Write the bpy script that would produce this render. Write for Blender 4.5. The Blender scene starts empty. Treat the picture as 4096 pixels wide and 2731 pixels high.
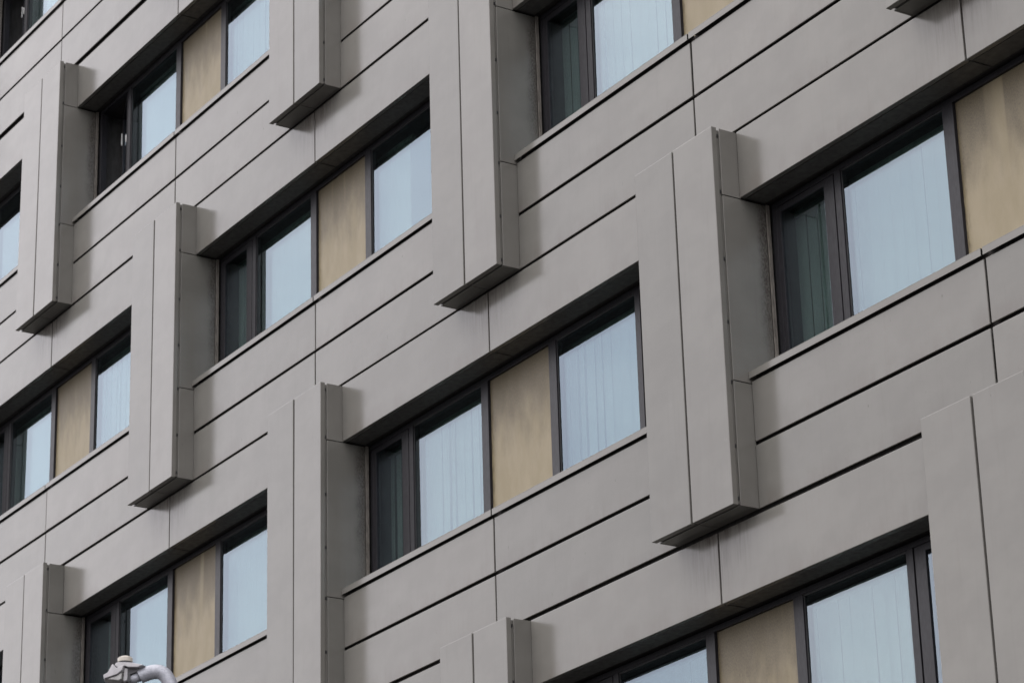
import bpy, bmesh, math, random
from mathutils import Vector, Matrix, noise

S = bpy.context.scene
COL = S.collection
rng = random.Random(7)

# ------------------------------------------------------------------ camera
Z0 = 16.6                                   # facade datum above the pavement
CAM = Vector((27.17579118, -11.59940792, -15.00388736 + Z0))
YAW, PIT, ROL = -0.99334689, 0.3809968, -0.02941408
FPX = 11753.377
fwd = Vector((math.sin(YAW) * math.cos(PIT), math.cos(YAW) * math.cos(PIT), math.sin(PIT)))
r0 = Vector((math.cos(YAW), -math.sin(YAW), 0))
u0 = r0.cross(fwd)
rgt = r0 * math.cos(ROL) + u0 * math.sin(ROL)
upv = -r0 * math.sin(ROL) + u0 * math.cos(ROL)
cd = bpy.data.cameras.new('camera')
cam = bpy.data.objects.new('camera', cd)
COL.objects.link(cam)
m = Matrix((rgt, upv, -fwd)).transposed().to_4x4()
m.translation = CAM
cam.matrix_world = m
cd.sensor_width = 36.0
cd.sensor_fit = 'HORIZONTAL'
cd.lens = FPX / 4096 * 36
cd.clip_end = 2000
cd.dof.use_dof = True
cd.dof.focus_distance = 21.0
cd.dof.aperture_fstop = 5.6
S.camera = cam

# ------------------------------------------------------------------ sky, sun, exposure
SUN_EL, SUN_AZ = math.radians(58), math.radians(205)      # azimuth clockwise from +Y
w = bpy.data.worlds.new('World')
S.world = w
w.use_nodes = True
nt = w.node_tree
nt.nodes.clear()
out = nt.nodes.new('ShaderNodeOutputWorld')
bg = nt.nodes.new('ShaderNodeBackground')
bg.inputs['Strength'].default_value = 0.1
sky = nt.nodes.new('ShaderNodeTexSky')
sky.sky_type = 'NISHITA'
sky.sun_disc = False
sky.sun_elevation = SUN_EL
sky.sun_rotation = SUN_AZ
sky.dust_density = 3.0
tc = nt.nodes.new('ShaderNodeTexCoord')
sep = nt.nodes.new('ShaderNodeSeparateXYZ')
nt.links.new(tc.outputs['Generated'], sep.inputs[0])
ramp = nt.nodes.new('ShaderNodeMapRange')                # overcast: three times brighter overhead
ramp.inputs['From Min'].default_value = 0.0
ramp.inputs['From Max'].default_value = 1.0
ramp.inputs['To Min'].default_value = 19.5
ramp.inputs['To Max'].default_value = 31.0
nt.links.new(sep.outputs['Z'], ramp.inputs['Value'])
cl = nt.nodes.new('ShaderNodeMix')
cl.data_type = 'RGBA'
cl.blend_type = 'MULTIPLY'
cl.inputs['Factor'].default_value = 1.0
cn = nt.nodes.new('ShaderNodeTexNoise')                  # an uneven cloud sheet, the same all round
cn.inputs['Scale'].default_value = 3.2
cn.inputs['Detail'].default_value = 6
cn.inputs['Roughness'].default_value = 0.55
cmap = nt.nodes.new('ShaderNodeMapping')
cmap.inputs['Scale'].default_value = (1, 1, 2.2)
nt.links.new(tc.outputs['Generated'], cmap.inputs['Vector'])
nt.links.new(cmap.outputs['Vector'], cn.inputs['Vector'])
cr = nt.nodes.new('ShaderNodeValToRGB')
cr.color_ramp.elements[0].position = 0.34
cr.color_ramp.elements[0].color = (0.84, 0.82, 0.875, 1)
cr.color_ramp.elements[1].position = 0.66
cr.color_ramp.elements[1].color = (1.17, 1.115, 1.12, 1)
nt.links.new(cn.outputs['Fac'], cr.inputs['Fac'])
nt.links.new(cr.outputs['Color'], cl.inputs['B'])
nt.links.new(ramp.outputs['Result'], cl.inputs['A'])
mx = nt.nodes.new('ShaderNodeMix')
mx.data_type = 'RGBA'
mx.inputs['Factor'].default_value = 0.85
nt.links.new(sky.outputs['Color'], mx.inputs['A'])
nt.links.new(cl.outputs['Result'], mx.inputs['B'])
nt.links.new(mx.outputs['Result'], bg.inputs['Color'])
nt.links.new(bg.outputs['Background'], out.inputs['Surface'])

sd = bpy.data.lights.new('sun', 'SUN')
sd.energy = 0.5
sd.angle = math.radians(40)
sd.color = (1.0, 0.96, 0.9)
sun = bpy.data.objects.new('sun', sd)
COL.objects.link(sun)
sdir = Vector((math.sin(SUN_AZ) * math.cos(SUN_EL), math.cos(SUN_AZ) * math.cos(SUN_EL), math.sin(SUN_EL)))
sun.rotation_euler = (-sdir).to_track_quat('-Z', 'Y').to_euler()
sun.location = (0, -30, 60)

S.view_settings.view_transform = 'Standard'
S.view_settings.look = 'None'
S.view_settings.gamma = 1
S.view_settings.exposure = 0.33
S.view_settings.use_curve_mapping = False
S.render.engine = 'CYCLES'
S.cycles.use_denoising = True
S.cycles.max_bounces = 10
S.cycles.transparent_max_bounces = 16

# ------------------------------------------------------------------ node helpers
def new_mat(name):
    mt = bpy.data.materials.new(name)
    mt.use_nodes = True
    t = mt.node_tree
    b = t.nodes['Principled BSDF']
    return mt, t, b

def N(t, kind, **kw):
    n = t.nodes.new(kind)
    for k, v in kw.items():
        if k in n.inputs:
            n.inputs[k].default_value = v
        else:
            setattr(n, k, v)
    return n

def noise_tex(t, vec, scale, detail=4, rough=0.6):
    n = N(t, 'ShaderNodeTexNoise', Scale=scale, Detail=detail, Roughness=rough)
    t.links.new(vec, n.inputs['Vector'])
    return n.outputs['Fac']

def scaled(t, vec, s, loc=None):
    mp = N(t, 'ShaderNodeMapping')
    mp.inputs['Scale'].default_value = s
    t.links.new(vec, mp.inputs['Vector'])
    if loc is not None:
        t.links.new(loc, mp.inputs['Location'])
    return mp.outputs['Vector']

def rng_map(t, val, a, b, c=0.0, d=1.0, smooth=True):
    n = N(t, 'ShaderNodeMapRange')
    n.interpolation_type = 'SMOOTHSTEP' if smooth else 'LINEAR'
    n.inputs['From Min'].default_value = a
    n.inputs['From Max'].default_value = b
    n.inputs['To Min'].default_value = c
    n.inputs['To Max'].default_value = d
    t.links.new(val, n.inputs['Value'])
    return n.outputs['Result']

def mul(t, a, b, op='MULTIPLY'):
    n = N(t, 'ShaderNodeMath', operation=op)
    for i, x in enumerate((a, b)):
        if isinstance(x, (int, float)):
            n.inputs[i].default_value = x
        else:
            t.links.new(x, n.inputs[i])
    return n.outputs[0]

def mixc(t, fac, a, b):
    n = N(t, 'ShaderNodeMix', data_type='RGBA')
    if isinstance(fac, (int, float)):
        n.inputs['Factor'].default_value = fac
    else:
        t.links.new(fac, n.inputs['Factor'])
    for k, x in (('A', a), ('B', b)):
        if isinstance(x, tuple):
            n.inputs[k].default_value = x
        else:
            t.links.new(x, n.inputs[k])
    return n.outputs['Result']

PANEL = (0.132, 0.1285, 0.1150, 1)
PANEL_B = (0.119, 0.1155, 0.1035, 1)
GRIME = (0.030, 0.023, 0.019, 1)

def panel_material(name, lintel=False, jamb=False, roughness=0.17, edge=0.35):
    mt, t, b = new_mat(name)
    tcn = N(t, 'ShaderNodeTexCoord')
    oi = N(t, 'ShaderNodeObjectInfo')
    rnd = N(t, 'ShaderNodeCombineXYZ')
    r9 = mul(t, oi.outputs['Random'], 37.0)
    t.links.new(r9, rnd.inputs[0]); t.links.new(r9, rnd.inputs[2])
    obj = N(t, 'ShaderNodeVectorMath', operation='ADD')
    t.links.new(tcn.outputs['Object'], obj.inputs[0]); t.links.new(rnd.outputs[0], obj.inputs[1])
    p = obj.outputs[0]
    g = N(t, 'ShaderNodeSeparateXYZ'); t.links.new(tcn.outputs['Generated'], g.inputs[0])
    o = N(t, 'ShaderNodeSeparateXYZ'); t.links.new(tcn.outputs['Object'], o.inputs[0])
    blot = noise_tex(t, scaled(t, p, (1.1, 1.1, 1.6)), 2.0, 5, 0.55)
    strk = noise_tex(t, scaled(t, p, (14, 14, 0.7)), 2.0, 5, 0.65)
    col = mixc(t, rng_map(t, blot, 0.35, 0.68), PANEL_B, PANEL)
    # washed-down streaks
    col = mixc(t, mul(t, rng_map(t, strk, 0.50, 0.80), 0.22), col, (0.098, 0.090, 0.080, 1))
    # soil gathering along the lower edge
    low = rng_map(t, g.outputs['Z'], 0.0, 0.42, 1.0, 0.0)
    lown = noise_tex(t, scaled(t, p, (3.2, 3.2, 1.2)), 2.0, 5, 0.6)
    col = mixc(t, mul(t, mul(t, low, rng_map(t, lown, 0.35, 0.7)), edge), col, (0.085, 0.070, 0.060, 1))
    # pale rubbed marks
    scr = noise_tex(t, scaled(t, p, (5, 5, 3.2)), 2.4, 9, 0.72)
    scm = noise_tex(t, scaled(t, p, (1.3, 1.3, 1.3)), 1.7, 2, 0.5)
    sf = mul(t, rng_map(t, scr, 0.60, 0.74), rng_map(t, scm, 0.50, 0.66))
    col = mixc(t, mul(t, sf, 0.28), col, (0.185, 0.180, 0.168, 1))
    # small dark specks and short drips
    spk = noise_tex(t, scaled(t, p, (9, 9, 2.6)), 4.2, 2, 0.5)
    col = mixc(t, mul(t, rng_map(t, spk, 0.755, 0.80), 0.55), col, (0.045, 0.037, 0.032, 1))
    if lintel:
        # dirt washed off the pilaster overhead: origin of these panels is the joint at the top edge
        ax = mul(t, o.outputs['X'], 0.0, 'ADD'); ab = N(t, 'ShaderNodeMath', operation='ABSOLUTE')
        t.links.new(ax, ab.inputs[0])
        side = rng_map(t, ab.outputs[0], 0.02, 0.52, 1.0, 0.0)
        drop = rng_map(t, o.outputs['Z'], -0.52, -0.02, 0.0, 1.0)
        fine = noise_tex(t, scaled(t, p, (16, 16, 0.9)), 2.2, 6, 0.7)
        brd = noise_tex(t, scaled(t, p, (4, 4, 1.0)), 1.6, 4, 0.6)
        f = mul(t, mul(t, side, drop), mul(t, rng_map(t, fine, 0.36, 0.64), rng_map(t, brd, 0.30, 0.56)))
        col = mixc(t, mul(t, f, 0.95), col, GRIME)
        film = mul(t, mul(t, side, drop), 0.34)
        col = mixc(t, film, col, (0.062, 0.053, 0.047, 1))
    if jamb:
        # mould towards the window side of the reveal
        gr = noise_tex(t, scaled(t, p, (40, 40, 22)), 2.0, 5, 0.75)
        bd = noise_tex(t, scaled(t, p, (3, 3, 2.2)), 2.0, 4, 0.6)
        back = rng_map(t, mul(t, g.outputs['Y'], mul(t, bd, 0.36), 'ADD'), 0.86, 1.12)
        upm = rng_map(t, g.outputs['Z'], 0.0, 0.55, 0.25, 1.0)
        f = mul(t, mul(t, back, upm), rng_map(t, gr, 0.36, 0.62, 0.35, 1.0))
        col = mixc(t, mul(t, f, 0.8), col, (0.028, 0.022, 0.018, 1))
    tone = N(t, 'ShaderNodeMix', data_type='RGBA', blend_type='MULTIPLY')
    tone.inputs['Factor'].default_value = 1.0
    t.links.new(col, tone.inputs['A'])
    cmb = N(t, 'ShaderNodeCombineXYZ')
    for i, (lo, hi) in enumerate(((0.92, 1.06), (0.925, 1.055), (0.925, 1.06))):
        t.links.new(rng_map(t, oi.outputs['Random'], 0.0, 1.0, lo, hi, False), cmb.inputs[i])
    t.links.new(cmb.outputs[0], tone.inputs['B'])
    t.links.new(tone.outputs['Result'], b.inputs['Base Color'])
    b.inputs['IOR'].default_value = 1.41
    rn = rng_map(t, blot, 0.3, 0.7, roughness + 0.04, roughness - 0.02)
    t.links.new(rn, b.inputs['Roughness'])
    # very slight oil-canning of the sheet plus paint tooth
    oc = noise_tex(t, scaled(t, p, (1.0, 1.0, 2.0)), 1.2, 2, 0.5)
    bp = N(t, 'ShaderNodeBump', Strength=0.08, Distance=0.012)
    t.links.new(oc, bp.inputs['Height'])
    tooth = noise_tex(t, scaled(t, p, (60, 60, 25)), 6.0, 2, 0.5)
    bp2 = N(t, 'ShaderNodeBump', Strength=0.04, Distance=0.001)
    t.links.new(tooth, bp2.inputs['Height']); t.links.new(bp.outputs[0], bp2.inputs['Normal'])
    t.links.new(bp2.outputs[0], b.inputs['Normal'])
    return mt

def plain(name, col, rough=0.5, metallic=0.0, ior=1.5, var=0.15, scale=(6, 6, 2)):
    mt, t, b = new_mat(name)
    tcn = N(t, 'ShaderNodeTexCoord')
    n = noise_tex(t, scaled(t, tcn.outputs['Object'], scale), 3.0, 6, 0.65)
    dark = tuple(c * (1 - var * 1.6) for c in col[:3]) + (1,)
    lite = tuple(min(1, c * (1 + var)) for c in col[:3]) + (1,)
    t.links.new(mixc(t, rng_map(t, n, 0.3, 0.7), dark, lite), b.inputs['Base Color'])
    t.links.new(rng_map(t, n, 0.3, 0.7, rough * 1.12, rough * 0.9), b.inputs['Roughness'])
    b.inputs['Metallic'].default_value = metallic
    b.inputs['IOR'].default_value = ior
    return mt

def infill_material():
    mt, t, b = new_mat('tan_infill')
    tcn = N(t, 'ShaderNodeTexCoord')
    oi = N(t, 'ShaderNodeObjectInfo')
    rnd = N(t, 'ShaderNodeCombineXYZ')
    r9 = mul(t, oi.outputs['Random'], 53.0)
    t.links.new(r9, rnd.inputs[0]); t.links.new(r9, rnd.inputs[2])
    ad = N(t, 'ShaderNodeVectorMath', operation='ADD')
    t.links.new(tcn.outputs['Object'], ad.inputs[0]); t.links.new(rnd.outputs[0], ad.inputs[1])
    p = ad.outputs[0]
    g = N(t, 'ShaderNodeSeparateXYZ'); t.links.new(tcn.outputs['Generated'], g.inputs[0])
    base = noise_tex(t, scaled(t, p, (3.2, 3.2, 1.4)), 2.0, 5, 0.6)
    col = mixc(t, rng_map(t, base, 0.3, 0.7), (0.176, 0.146, 0.086, 1), (0.205, 0.173, 0.111, 1))
    # speckled mould plus painted-in soffit shade on the upper part, running down in streaks
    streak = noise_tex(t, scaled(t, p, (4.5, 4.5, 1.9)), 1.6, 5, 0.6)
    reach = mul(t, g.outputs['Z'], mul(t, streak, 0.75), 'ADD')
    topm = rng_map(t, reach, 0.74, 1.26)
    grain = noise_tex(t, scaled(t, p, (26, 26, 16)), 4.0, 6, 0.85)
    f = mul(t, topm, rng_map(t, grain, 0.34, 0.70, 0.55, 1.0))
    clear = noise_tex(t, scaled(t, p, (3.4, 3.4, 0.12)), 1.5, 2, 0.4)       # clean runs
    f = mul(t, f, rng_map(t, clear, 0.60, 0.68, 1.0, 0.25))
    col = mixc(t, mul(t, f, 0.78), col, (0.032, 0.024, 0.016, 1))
    run = noise_tex(t, scaled(t, p, (17, 17, 0.6)), 1.8, 4, 0.6)
    col = mixc(t, mul(t, rng_map(t, run, 0.62, 0.78), 0.14), col, (0.095, 0.072, 0.046, 1))
    # dirt packed against the frame edges
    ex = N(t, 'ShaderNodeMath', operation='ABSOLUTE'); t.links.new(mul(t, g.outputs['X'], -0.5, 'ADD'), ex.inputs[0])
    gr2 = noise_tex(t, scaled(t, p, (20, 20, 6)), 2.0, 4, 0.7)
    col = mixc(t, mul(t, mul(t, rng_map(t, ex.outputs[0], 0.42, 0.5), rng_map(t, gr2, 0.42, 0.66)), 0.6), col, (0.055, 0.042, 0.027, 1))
    t.links.new(col, b.inputs['Base Color'])
    b.inputs['Roughness'].default_value = 0.5
    b.inputs['IOR'].default_value = 1.36
    bp = N(t, 'ShaderNodeBump', Strength=0.25, Distance=0.002)
    t.links.new(grain, bp.inputs['Height']); t.links.new(bp.outputs[0], b.inputs['Normal'])
    return mt

def glass_material(name, tint, refl, ior):
    """Coated pane: a share mirrored by Fresnel, the rest let through with a tint."""
    mt = bpy.data.materials.new(name); mt.use_nodes = True
    t = mt.node_tree; t.nodes.clear()
    o = N(t, 'ShaderNodeOutputMaterial')
    tr = N(t, 'ShaderNodeBsdfTransparent'); tr.inputs['Color'].default_value = tint
    gl = N(t, 'ShaderNodeBsdfGlossy'); gl.inputs['Color'].default_value = refl
    gl.inputs['Roughness'].default_value = 0.012
    oir = N(t, 'ShaderNodeObjectInfo')
    alt = (refl[0] * 0.90, refl[1] * 0.925, refl[2] * 0.97, 1)
    t.links.new(mixc(t, oir.outputs['Random'], refl, alt), gl.inputs['Color'])
    fr = N(t, 'ShaderNodeFresnel', IOR=ior)
    tcn = N(t, 'ShaderNodeTexCoord')
    oi = N(t, 'ShaderNodeObjectInfo')
    # roller-wave of toughened glass
    bpv = noise_tex(t, scaled(t, tcn.outputs['Object'], (0.7, 0.7, 1.3)), 1.0, 1, 0.4)
    bp = N(t, 'ShaderNodeBump', Strength=0.05, Distance=0.004)
    t.links.new(bpv, bp.inputs['Height'])
    t.links.new(bp.outputs[0], gl.inputs['Normal'])
    mxs = N(t, 'ShaderNodeMixShader')
    ge = N(t, 'ShaderNodeNewGeometry')                      # the mirror coat is on the face the light meets
    t.links.new(mul(t, fr.outputs[0], mul(t, mul(t, ge.outputs['Backfacing'], -1.0), 1.0, 'ADD')), mxs.inputs[0])
    t.links.new(tr.outputs[0], mxs.inputs[1]); t.links.new(gl.outputs[0], mxs.inputs[2])
    t.links.new(mxs.outputs[0], o.inputs['Surface'])
    return mt

M = dict(
    panel=panel_material('satin_grey_panel'),
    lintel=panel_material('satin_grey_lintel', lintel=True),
    pil=panel_material('satin_grey_pilaster', edge=0.15),
    soffit=plain('shaded_soffit_grey', (0.075, 0.072, 0.066), 0.45, ior=1.3, var=0.15),  # panel grey darkened: shade of the underside put into the colour
    jamb=panel_material('satin_grey_reveal', jamb=True, edge=0.1),
    core=plain('black_membrane', (0.030, 0.027, 0.025), 0.8),
    frame=plain('dark_frame', (0.016, 0.0155, 0.018), 0.38, ior=1.29, var=0.2, scale=(20, 20, 5)),
    frame_in=plain('frame_light_face', (0.085, 0.083, 0.092), 0.4, ior=1.6),
    gasket=plain('gasket', (0.008, 0.008, 0.009), 0.6),
    trim=plain('reveal_trim', (0.13, 0.118, 0.102), 0.45, var=0.3, scale=(20, 20, 4)),
    slat=plain('blind_fabric', (0.52, 0.55, 0.54), 0.8, var=0.04),
    track=plain('blind_track', (0.30, 0.36, 0.33), 0.5),
    room=plain('room_wall', (0.06, 0.06, 0.06), 0.9),
    handle=plain('white_handle', (0.55, 0.55, 0.53), 0.35),
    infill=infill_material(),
    pane=glass_material('outer_pane', (0.73, 0.765, 0.755, 1), (0.76, 0.88, 0.98, 1), 2.17),
    pane_in=glass_material('inner_pane', (0.77, 0.81, 0.80, 1), (0.68, 0.92, 0.95, 1), 1.76),
    galv=plain('galvanised_steel', (0.27, 0.28, 0.31), 0.50, metallic=0.3, var=0.16, scale=(40, 40, 40)),
    lamp=plain('lamp_grey_paint', (0.33, 0.325, 0.335), 0.45, var=0.08),
    lamp_dark=plain('lamp_dark', (0.02, 0.02, 0.025), 0.5),
    cell=plain('photocell_cream', (0.36, 0.335, 0.29), 0.4, var=0.12),
    lens=plain('lamp_lens', (0.30, 0.30, 0.29), 0.15),
    asphalt=plain('asphalt', (0.042, 0.041, 0.041), 0.9, var=0.25, scale=(3, 3, 3)),
    paving=plain('paving', (0.060, 0.057, 0.054), 0.85, var=0.2, scale=(2, 2, 2)),
    kerb=plain('kerb_stone', (0.2, 0.195, 0.19), 0.8),
)

# ------------------------------------------------------------------ mesh helpers
def link(name, me, mat, parent=None, loc=(0, 0, 0)):
    o = bpy.data.objects.new(name, me)
    COL.objects.link(o)
    if mat is not None:
        me.materials.append(mat)
    o.location = loc
    if parent is not None:
        o.parent = parent
    return o

def bm_box(bm, x0, x1, y0, y1, z0, z1, bev=0.0, seg=2):
    vs = [bm.verts.new((x, y, z)) for x in (x0, x1) for y in (y0, y1) for z in (z0, z1)]
    f = [(0, 1, 3, 2), (4, 6, 7, 5), (0, 4, 5, 1), (2, 3, 7, 6), (0, 2, 6, 4), (1, 5, 7, 3)]
    fs = [bm.faces.new([vs[i] for i in q]) for q in f]
    if bev > 0:
        es = set()
        for q in fs:
            es.update(q.edges)
        bmesh.ops.bevel(bm, geom=list(es), offset=bev, segments=seg, affect='EDGES', profile=0.5)

def box(name, mat, parent, x0, x1, y0, y1, z0, z1, bev=0.0, org=None, tilt=0.0):
    """one box in parent's local space; origin at org (default: its centre)"""
    o = Vector(org) if org else Vector(((x0 + x1) / 2, (y0 + y1) / 2, (z0 + z1) / 2))
    bm = bmesh.new()
    bm_box(bm, x0 - o.x, x1 - o.x, y0 - o.y, y1 - o.y, z0 - o.z, z1 - o.z, bev)
    bmesh.ops.recalc_face_normals(bm, faces=bm.faces)
    me = bpy.data.meshes.new(name)
    bm.to_mesh(me); bm.free()
    ob = link(name, me, mat, parent, o)
    if tilt:
        ob.rotation_euler = (rng.gauss(0, tilt), 0, rng.gauss(0, tilt))
    return ob

def boxes(name, mat, parent, lst, bev=0.0):
    bm = bmesh.new()
    for b in lst:
        bm_box(bm, *b, bev)
    bmesh.ops.recalc_face_normals(bm, faces=bm.faces)
    me = bpy.data.meshes.new(name)
    bm.to_mesh(me); bm.free()
    return link(name, me, mat, parent)

# ------------------------------------------------------------------ facade grid (metres)
HALF = 2.90159                 # half a bay
WP = 0.96592                   # pilaster width
H = 2.90                       # storey
YB = 0.2214                    # face of the cladding behind the pilaster face (y = 0)
YF = 0.486                     # face of the window frames
XOFF = {0: -0.015, 1: 0.020, 2: 0.011, 3: -0.010, 4: -0.022, 5: 0.015}
ZOFF = {-1: -0.0134, 0: -0.0323, 1: -0.0085, 2: 0.0191, 3: 0.0351, 4: 0.04, -2: -0.01}
Z_LIN, Z_R1T, Z_R1B, Z_R2T, Z_PB = -0.519, -1.922, -2.366, -2.394, -2.852
Z_SILL_T, Z_SILL_B = -1.852, -1.905
def xc(c): return c * HALF + XOFF.get(c, 0.0)
def zf(F): return Z0 - F * H + ZOFF.get(F, 0.0)

def px(P):
    d = Vector(P) - CAM
    k = d.dot(fwd)
    return 2048 + FPX * d.dot(rgt) / k, 1365.5 - FPX * d.dot(upv) / k

def near_frame(x0, x1, z0, z1, mg=420):
    pts = [px((x, y, z)) for x in (x0, x1) for y in (0, .5) for z in (z0, z1)]
    us = [p[0] for p in pts]; vs = [p[1] for p in pts]
    return max(us) > -mg and min(us) < 4096 + mg and max(vs) > -mg and min(vs) < 2731 + mg

bld = bpy.data.objects.new('apartment_building', None)
COL.objects.link(bld)
bld.location = (7.25, 0.3, 0.0)
bld['label'] = 'grey metal-panelled apartment building with staggered projecting pilasters and rows of recessed windows'
bld['category'] = 'building'
BO = bld.location.copy()

def part(name, mesh_boxes, mat, loc, bev=0.0):
    """a part of the building whose origin is loc (world)"""
    o = boxes(name, mat, bld, mesh_boxes, bev)
    o.location = Vector(loc) - BO
    return o

def pilaster(c, F):
    X, Z = xc(c), zf(F)
    h = WP / 2
    # recessed dark carcass, everything else is fixed to it
    p = part('pilaster', [(-h + 0.022, h - 0.022, 0.067, YB + 0.03, Z_PB + 0.02, -0.02),
                          (-h + 0.022, h - 0.022, YB + 0.03, 0.44, Z_R1T + 0.01, Z_LIN - 0.01)], M['core'], (X, 0, Z))
    box('backing_strip', M['pil'], p, -h + 0.014, h - 0.014, 0.0455, 0.0665, Z_PB + 0.015, -0.015)
    j = 0.010
    tl = 0.0016
    box('front_panel', M['pil'], p, -h, -j, 0.0, 0.045, Z_PB, 0.0, 0.004, tilt=tl)
    box('front_panel', M['pil'], p, j, h, 0.0, 0.045, Z_PB, 0.0, 0.004, tilt=tl)
    for s in (-1, 1):
        xs = (h - 0.021, h - 0.001) if s > 0 else (-h + 0.001, -h + 0.021)
        box('side_panel', M['pil'], p, *xs, 0.068, YB + 0.012, Z_LIN - 0.003, -0.003, 0.003)
        box('side_panel', M['jamb'], p, *xs, 0.068, 0.444, Z_R1T - 0.012, Z_LIN - 0.009, 0.003)
        box('side_panel', M['pil'], p, *xs, 0.068, YB + 0.012, Z_PB + 0.001, Z_R1T - 0.018, 0.003)
    for x0, x1 in ((-h + 0.022, -0.004), (0.004, h - 0.022)):
        box('soffit_panel', M['pil'], p, x0, x1, 0.068, YB + 0.010, Z_PB + 0.0015, Z_PB + 0.018, 0.002)
        box('cap_panel', M['pil'], p, x0, x1, 0.068, YB + 0.010, -0.018, -0.004, 0.002)
    # fixing clips in the slot behind the front panels
    for zc in (-0.06, -0.50, -1.02, -1.50, -1.95, -2.42, -2.80):
        box('clip', M['gasket'], p, h - 0.020, h - 0.006, 0.048, 0.062, zc - 0.012, zc + 0.012)
    return p

def slats(win, x0, x1, seed, n_gap, ang, zt, zb):
    r = random.Random(seed)
    me = None
    x = x0 + 0.05
    pitch = 0.120
    i = 0
    while x < x1 - 0.03:
        a = ang + r.gauss(0, 0.02)
        if r.random() < n_gap:
            a += r.choice((-1, -1, 1)) * r.uniform(0.1, 0.22)
        # a slat is a thin, very slightly bowed strip, free at its foot
        sw = r.gauss(0, 0.006)
        vs, fs = [], []
        for k in range(4):
            zz = zt + (zb - zt) * k / 3
            for q in (-0.0635, -0.022, 0.022, 0.0635):
                vs.append((q + sw * k / 3, 0.006 * (1 - (q / 0.0635) ** 2), zz))
        for k in range(3):
            for q in range(3):
                b0 = k * 4 + q
                fs.append((b0, b0 + 1, b0 + 5, b0 + 4))
        me = bpy.data.meshes.new('blind_slat')
        me.from_pydata(vs, [], fs)
        o = link('blind_slat', me, M['slat'], win, (x + r.gauss(0, 0.004), 0.17, 0))
        o.rotation_euler = (0, 0, a)
        x += pitch
        i += 1
    box('blind_track', M['track'], win, x0, x1, 0.150, 0.190, zt + 0.008, zt + 0.05)

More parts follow.
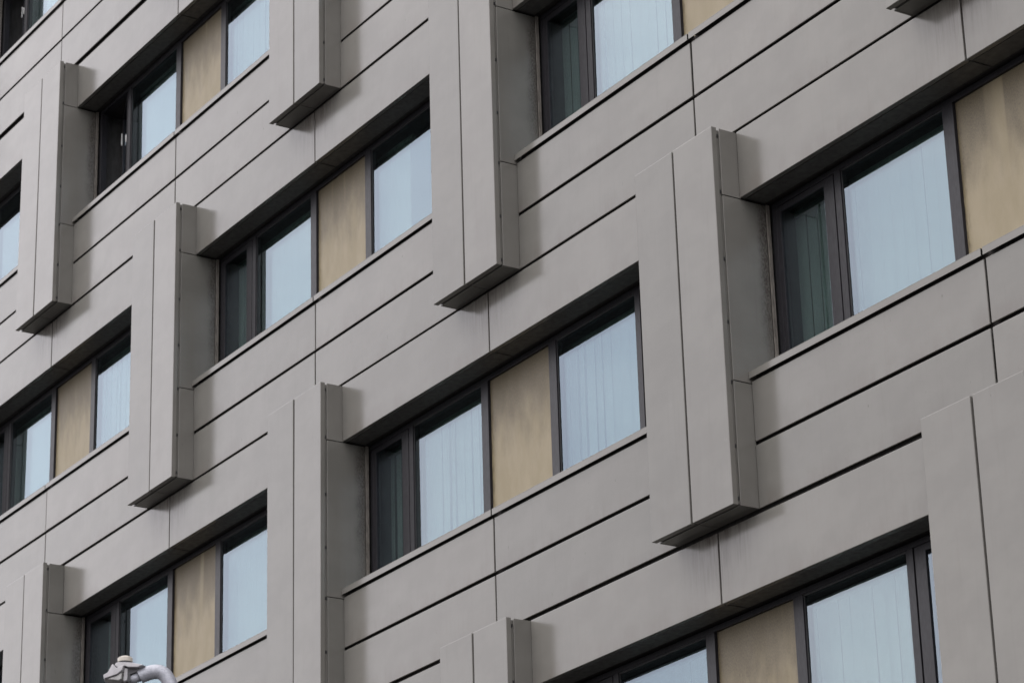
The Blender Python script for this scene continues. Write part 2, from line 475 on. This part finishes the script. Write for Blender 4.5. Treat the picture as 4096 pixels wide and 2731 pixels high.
def window(c, F, XL, XR, spec):
    """frame mesh is the window part; panes, infill, casements, blinds are its pieces"""
    X, Z = xc(c), zf(F)
    L, R = XL - X, XR - X                              # opening edges, local
    zt, zb = Z_LIN - 0.004, Z_SILL_T - 0.03
    y0, y1 = 0.0, 0.07
    hd = 0.040
    fr = []
    def post(a, b, ya=0.0): fr.append((a, b, ya, y1, zb, zt - hd))
    A, B, C_, D = 0.455, 0.560, 1.655, 1.722           # posts either side of infill and panes
    post(-B, -A); post(A, B)
    post(-D, -C_); post(C_, D)
    post(L + 0.026, L + 0.062, 0.004); post(R - 0.062, R - 0.026, 0.004)
    fr.append((L + 0.026, R - 0.026, 0.0, y1, zt - hd, zt))          # head
    fr.append((L + 0.026, R - 0.026, 0.006, y1 - 0.002, zb - 0.05, zb))  # foot
    wdw = part('window', fr, M['frame'], (X, YF, Z), 0.002)
    # black seals between wall and frame, and packers behind the reveal trims
    boxes('seal', M['gasket'], wdw, [(L + 0.001, L + 0.0255, 0.01, 0.06, zb, zt)])
    boxes('seal', M['gasket'], wdw, [(R - 0.0255, R - 0.001, 0.01, 0.06, zb, zt)])
    box('reveal_trim', M['trim'], wdw, L + 0.001, L + 0.012, -0.041, -0.012, zb, zt - 0.002, 0.001)
    box('reveal_trim', M['trim'], wdw, R - 0.012, R - 0.001, -0.041, -0.012, zb, zt - 0.002, 0.001)
    # tan infill
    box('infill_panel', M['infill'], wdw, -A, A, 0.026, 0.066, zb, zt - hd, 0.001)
    # fixed panes, double glazed
    for s in (-1, 1):
        a, b = sorted((s * B, s * C_))
        po = box('pane', M['pane'], wdw, a, b, 0.017, 0.023, zb, zt - hd)
        po.rotation_euler = (rng.gauss(0, 0.0015), 0, rng.gauss(0, 0.002))
        pi = box('pane', M['pane_in'], wdw, a, b, 0.045, 0.051, zb, zt - hd)
        pi.rotation_euler = (rng.gauss(0, 0.0015), 0, rng.gauss(0, 0.002))
        boxes('gasket', M['gasket'], wdw, [(a + 0.0005, a + 0.012, 0.010, 0.066, zb, zt - hd - 0.001),
                                          (b - 0.012, b - 0.0005, 0.010, 0.066, zb, zt - hd - 0.001),
                                          (a + 0.013, b - 0.013, 0.010, 0.066, zt - hd - 0.013, zt - hd - 0.001)])
    # casements: a leaf of its own between post and wall
    for s in (-1, 1):
        lo, hi = (L + 0.066, -D - 0.014) if s < 0 else (D + 0.014, R - 0.066)
        wd = hi - lo
        leafz0, leafz1 = zb + 0.004, zt - hd - 0.004
        st = 0.048
        stw = 0.108
        # leaf-local: hinge at x = 0 by the post, running away from it
        sg = -1 if s < 0 else 1
        def lx(p, q): return tuple(sorted((sg * p, sg * q)))
        leaf = [(*lx(0, stw), 0.0, 0.055, leafz0, leafz1), (*lx(wd - st, wd), 0.0, 0.055, leafz0, leafz1),
                (*lx(stw, wd - st), 0.0, 0.055, leafz1 - st, leafz1), (*lx(stw, wd - st), 0.0, 0.055, leafz0, leafz0 + st)]
        cs = boxes('casement', M['frame'], wdw, leaf, 0.002)
        cs.location = (-sg * 0.0 + (hi if s < 0 else lo), 0.002, 0)
        px0, px1 = lx(stw, wd - st)
        gl = box('pane', M['pane'], wdw, px0, px1, 0.012, 0.018, leafz0 + st, leafz1 - st, org=(0, 0, 0))
        gl.location = cs.location
        gi = box('pane', M['pane_in'], wdw, px0, px1, 0.040, 0.046, leafz0 + st, leafz1 - st, org=(0, 0, 0))
        gi.location = cs.location
        if s < 0 and spec.get('open'):
            cs['label'] = 'narrow casement opened inward'
            for o in (cs, gl, gi):
                o.rotation_euler = (0, 0, -spec['open'])
            h1 = box('handle', M['handle'], wdw, -wd + 0.030, -wd + 0.050, -0.016, -0.001, -0.93, -0.79, 0.003, org=(0, 0, 0))
            h1.location = cs.location; h1.rotation_euler = cs.rotation_euler
            h2 = box('handle', M['handle'], wdw, -0.040, -0.022, -0.014, -0.001, -1.165, -1.08, 0.003, org=(0, 0, 0))
            h2.location = cs.location; h2.rotation_euler = cs.rotation_euler
    # vertical blinds in the rooms
    bz = zb + 0.03
    for key, a, b in (('cl', L - 0.05, -D - 0.24), ('l', -C_ - 0.28, -B - 0.08), ('r', B - 0.30, C_ - 0.08), ('cr', D - 0.24, R - 0.20)):
        sp = spec.get(key)
        if sp:
            ga, ang = sp[0], sp[1]
            f0 = sp[2] if len(sp) > 2 else 0.0
            f1 = sp[3] if len(sp) > 3 else 1.0
            slats(wdw, a + (b - a) * f0, a + (b - a) * f1, (c * 31 + F * 7 + len(key) * 3 + ord(key[-1])) * 977, ga, ang, zt - 0.10, bz)
    return wdw

SPEC = {   # what each window shows: blinds per pane (share of turned slats, angle, from, to) and open leaves
    (0, -1): dict(open=0.36, l=(0.0, 0.05), r=(0.1, -0.05)),
    (1, 0): dict(open=0.36, l=(0.0, 0.10, 0.15), r=(0.1, -0.05)),
    (0, 1): dict(l=(0.0, 0.10), r=(0.5, -0.09)),
    (2, 1): dict(cl=(0.0, -0.02, 0.3), l=(0.0, 0.08), r=(0.0, 0.05, 0.0, 0.60)),
    (4, 1): dict(cl=(0.1, -0.10, 0.28), l=(0.30, -0.07), r=(0.1, -0.05)),
    (1, 2): dict(cl=(0.0, 0.0, 0.5), l=(0.0, 0.10, 0.2), r=(0.0, 0.08)),
    (3, 2): dict(cl=(0.2, -0.16, 0.22), l=(0.35, -0.12), r=(0.25, -0.09)),
    (5, 2): dict(cl=(0.0, -0.06, 0.25), l=(0.0, -0.03), r=(0.1, 0.0)),
    (2, 3): dict(l=(0.0, 0.0), r=(0.1, -0.05)),
    (4, 3): dict(l=(0.0, -0.04), r=(0.10, -0.06), cr=(0.0, 0.0)),
}

def bay(c, F):
    X, Z = xc(c), zf(F)
    XL, XR = xc(c - 1) + WP / 2, xc(c + 1) - WP / 2
    L, R = XL - X + 0.004, XR - X - 0.004
    j = 0.009
    tl = 0.0014
    for a, b in ((L, -j), (j, R)):
        def pan(name, mat, z0, z1, y0=YB, y1=YB + 0.014, org=None, t=tl, bev=0.004):
            o = box(name, mat, bld, X + a, X + b, y0, y1, Z + z0, Z + z1, bev, org=org, tilt=t)
            o.location -= BO
            return o
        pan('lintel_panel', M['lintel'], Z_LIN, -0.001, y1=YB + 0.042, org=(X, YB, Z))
        pan('cladding_panel', M['panel'], Z_R1B, Z_R1T)
        pan('cladding_panel', M['panel'], Z_PB + 0.001, Z_R2T)
        sl = part('window_sill', [(a, b, YB - 0.022, YB - 0.018, Z_SILL_B, Z_SILL_T - 0.0041),
                                  (a, b, YB - 0.022, YF - 0.004, Z_SILL_T - 0.004, Z_SILL_T)], M['panel'], (X, 0, Z), 0.001)
        sl.name = 'window_sill'
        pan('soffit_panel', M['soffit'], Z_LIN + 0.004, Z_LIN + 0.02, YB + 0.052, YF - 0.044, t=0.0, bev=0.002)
    if near_frame(XL, XR, Z + Z_SILL_B, Z + Z_LIN, 60):
        window(c, F, XL, XR, SPEC.get((c, F), {}))
    elif near_frame(XL, XR, Z + Z_SILL_B, Z + Z_LIN, 420):
        window(c, F, XL, XR, {})

PIL, BAY = [], []
for F in range(-2, 5):
    for c in range(-3, 9):
        if (c - F) % 2 == 0:
            if near_frame(xc(c) - WP / 2, xc(c) + WP / 2, zf(F) + Z_PB, zf(F)):
                PIL.append((c, F))
        elif near_frame(xc(c - 1), xc(c + 1), zf(F) + Z_PB, zf(F)):
            BAY.append((c, F))

# the wall behind the cladding, floor slabs, rooms
X0, X1 = xc(-4), xc(9)
strips = []
for F in range(-3, 6):
    z1 = zf(F) + Z_SILL_T - 0.006
    z0 = zf(F + 1) + Z_LIN + 0.024 if F < 5 else 0.0
    strips.append((X0, X1, YB + 0.046, 3.2, z0, z1))
strips.append((X0, X1, 3.2, 9.0, 0.0, zf(-3) + Z_SILL_B))
wall = part('wall', [(a - BO.x, b - BO.x, y0 - BO.y, y1 - BO.y, z0, z1) for a, b, y0, y1, z0, z1 in strips], M['core'], BO)
parts_ = []
for F in range(-2, 5):
    for c in range(-3, 9):
        if (c - F) % 2 == 0:
            parts_.append((xc(c) - 0.40 - BO.x, xc(c) + 0.40 - BO.x, 0.56 - BO.y, 3.19 - BO.y,
                           zf(F) + Z_SILL_T - 0.005, zf(F) + Z_LIN + 0.023))
for b_ in parts_:
    part('partition_wall', [b_], M['room'], BO)

for q in PIL:
    pilaster(*q)
for q in BAY:
    bay(*q)

# ------------------------------------------------------------------ ground
def sheet(name, mat, x0, x1, y0, y1, z, th=0.3):
    o = boxes(name, mat, None, [(x0, x1, y0, y1, z - th, z)])
    o['kind'] = 'structure'
    return o
sheet('ground', M['asphalt'], -600, 600, -600, 600, -0.14)
sheet('pavement', M['paving'], -80, 90, -4.0, 9.5, 0.0, 0.139)
sheet('kerb', M['kerb'], -80, 90, -4.15, -4.002, 0.004, 0.142)

# ------------------------------------------------------------------ street lamp in front of the building
LD = 16.2                                            # metres from the camera
PX = LD / FPX
def lp(u, v, d=0.0):
    """detail coordinates of the lamp drawing -> world, in the upright plane through the lamp"""
    U = 400 + u / 7.35; V = 2550 + v / 7.35
    dr = fwd + rgt * ((U - 2048) / FPX) - upv * ((V - 1365.5) / FPX)
    n = Vector((fwd.x, fwd.y, 0)).normalized()
    k = (fwd * LD).dot(n) / dr.dot(n)
    return CAM + dr * k + n * d
lamp_base = lp(2190, 1700)
lamp = bpy.data.objects.new('street_lamp', None)
COL.objects.link(lamp)
lamp.location = (lamp_base.x, lamp_base.y, 0)
lamp['label'] = 'galvanised street lamp with curved arm and cream photocell in front of the facade'
lamp['category'] = 'street lamp'
LO = lamp.location.copy()
NDEP = Vector((fwd.x, fwd.y, 0)).normalized()
RL = Vector((NDEP.y, -NDEP.x, 0))

def mesh_obj(name, bm, mat, parent, smooth=False):
    bmesh.ops.recalc_face_normals(bm, faces=bm.faces)
    if smooth:
        for f in bm.faces:
            f.smooth = True
    me = bpy.data.meshes.new(name)
    bm.to_mesh(me); bm.free()
    return link(name, me, mat, parent)

def tube(bm, pts, rad, seg=20):
    rings = []
    n = len(pts)
    for i, p in enumerate(pts):
        tdir = (pts[min(i + 1, n - 1)] - pts[max(i - 1, 0)]).normalized()
        a = tdir.cross(NDEP).normalized(); b = tdir.cross(a)
        r = rad[i] if isinstance(rad, (list, tuple)) else rad
        rings.append([bm.verts.new(p + (a * math.cos(2 * math.pi * k / seg) + b * math.sin(2 * math.pi * k / seg)) * r) for k in range(seg)])
    for i in range(n - 1):
        for k in range(seg):
            bm.faces.new((rings[i][k], rings[i][(k + 1) % seg], rings[i + 1][(k + 1) % seg], rings[i + 1][k]))
    bm.faces.new(rings[0]); bm.faces.new(rings[-1][::-1])

def spline(ctrl, n=8):
    out = []
    P = [ctrl[0]] + ctrl + [ctrl[-1]]
    for i in range(1, len(P) - 2):
        for k in range(n):
            t = k / n
            a, b, c, d = P[i - 1], P[i], P[i + 1], P[i + 2]
            out.append(0.5 * ((2 * b) + (c - a) * t + (2 * a - 5 * b + 4 * c - d) * t * t + (3 * b - a - 3 * c + d) * t ** 3))
    out.append(ctrl[-1])
    return out

path = spline([lp(1165, 1140), lp(1320, 1070), lp(1540, 1005), lp(1740, 1000), lp(1900, 1085), lp(2010, 1240), lp(2090, 1430), lp(2150, 1600)])
end = path[-1]
path += [Vector((end.x, end.y, end.z)) + RL * 0.008 + Vector((0, 0, -0.06)), Vector((lamp_base.x, lamp_base.y, end.z - 0.25)),
         Vector((lamp_base.x, lamp_base.y, 0.0))]
bm = bmesh.new(); tube(bm, [p - LO for p in path], 0.0385, 24)
pole = mesh_obj('pole', bm, M['galv'], lamp, True)
bm = bmesh.new(); tube(bm, [p - LO for p in (lp(820, 1260), lp(1000, 1195), lp(1190, 1128))], [0.026, 0.026, 0.026], 20)
mesh_obj('spigot', bm, M['galv'], lamp, True)

def prism(bm, uv, d0, d1, bev=0.0, taper=1.0):
    """outline in drawing coords given depth across the lamp"""
    k = len(uv)
    cu = sum(p[0] for p in uv) / k; cv = sum(p[1] for p in uv) / k
    a = [bm.verts.new(lp(cu + (u - cu) * taper, cv + (v - cv) * taper, d0) - LO) for u, v in uv]
    mid = [bm.verts.new(lp(u, v, d0 + (d1 - d0) * 0.22) - LO) for u, v in uv]
    mid2 = [bm.verts.new(lp(u, v, d0 + (d1 - d0) * 0.78) - LO) for u, v in uv]
    b = [bm.verts.new(lp(cu + (u - cu) * taper, cv + (v - cv) * taper, d1) - LO) for u, v in uv]
    fs = [bm.faces.new(a), bm.faces.new(b[::-1])]
    for r, s in ((a, mid), (mid, mid2), (mid2, b)):
        for i in range(k):
            fs.append(bm.faces.new((r[i], r[(i + 1) % k], s[(i + 1) % k], s[i])))
    bmesh.ops.recalc_face_normals(bm, faces=fs)
    if bev:
        es = {e for f in fs for e in f.edges if e.calc_face_angle(0) > 0.35}
        bmesh.ops.bevel(bm, geom=list(es), offset=bev, segments=2, affect='EDGES', profile=0.5)

bm = bmesh.new()
prism(bm, [(480, 800), (560, 775), (960, 785), (1360, 862), (1200, 935), (880, 940), (760, 890), (560, 985), (430, 870)], -0.055, 0.075, 0.003, 0.88)
head = mesh_obj('lamp_head', bm, M['lamp'], lamp)
bm = bmesh.new()
prism(bm, [(415, 850), (545, 975), (765, 885), (715, 1045), (560, 1165), (330, 1245), (160, 1300), (132, 1190), (270, 1115)], -0.07, 0.09, 0.003, 0.94)
mesh_obj('canopy', bm, M['lamp'], head)
bm = bmesh.new()
prism(bm, [(200, 1300), (540, 1190), (705, 1075), (690, 1290), (600, 1345)], -0.062, 0.085, 0.004, 0.9)
mesh_obj('lens', bm, M['lens'], head)
bm = bmesh.new()
prism(bm, [(735, 920), (850, 930), (830, 1300), (760, 1340), (700, 1330)], -0.04, 0.06, 0.003, 0.92)
mesh_obj('latch', bm, M['lamp'], head)
bm = bmesh.new()
prism(bm, [(840, 930), (1190, 925), (1130, 1030), (900, 1110), (930, 1330), (780, 1340)], -0.03, 0.055, 0.0, 0.95)
mesh_obj('gear_tray', bm, M['lamp_dark'], head)

def lathe(name, mat, u, prof, parent, seg=28):
    bm = bmesh.new()
    rings = []
    ax = lp(u, 700, 0.01)
    for r, v in prof:
        zc = lp(u, v, 0.01).z
        rings.append([bm.verts.new(Vector((ax.x, ax.y, zc)) + (RL * math.cos(2 * math.pi * k / seg) + NDEP * math.sin(2 * math.pi * k / seg)) * r - LO) for k in range(seg)])
    for i in range(len(rings) - 1):
        for k in range(seg):
            bm.faces.new((rings[i][k], rings[i][(k + 1) % seg], rings[i + 1][(k + 1) % seg], rings[i + 1][k]))
    bm.faces.new(rings[0]); bm.faces.new(rings[-1][::-1])
    o = mesh_obj(name, bm, mat, parent, False)
    return o
K = 1.0 / 7.35 * PX
lathe('photocell', M['cell'], 733, [(205 * K, 701), (212 * K, 691), (212 * K, 594), (204 * K, 578), (150 * K, 548), (95 * K, 524), (60 * K, 514), (12 * K, 511)], head)
lathe('photocell_base', M['lamp_dark'], 740, [(196 * K, 756), (202 * K, 746), (202 * K, 718), (196 * K, 704)], head)
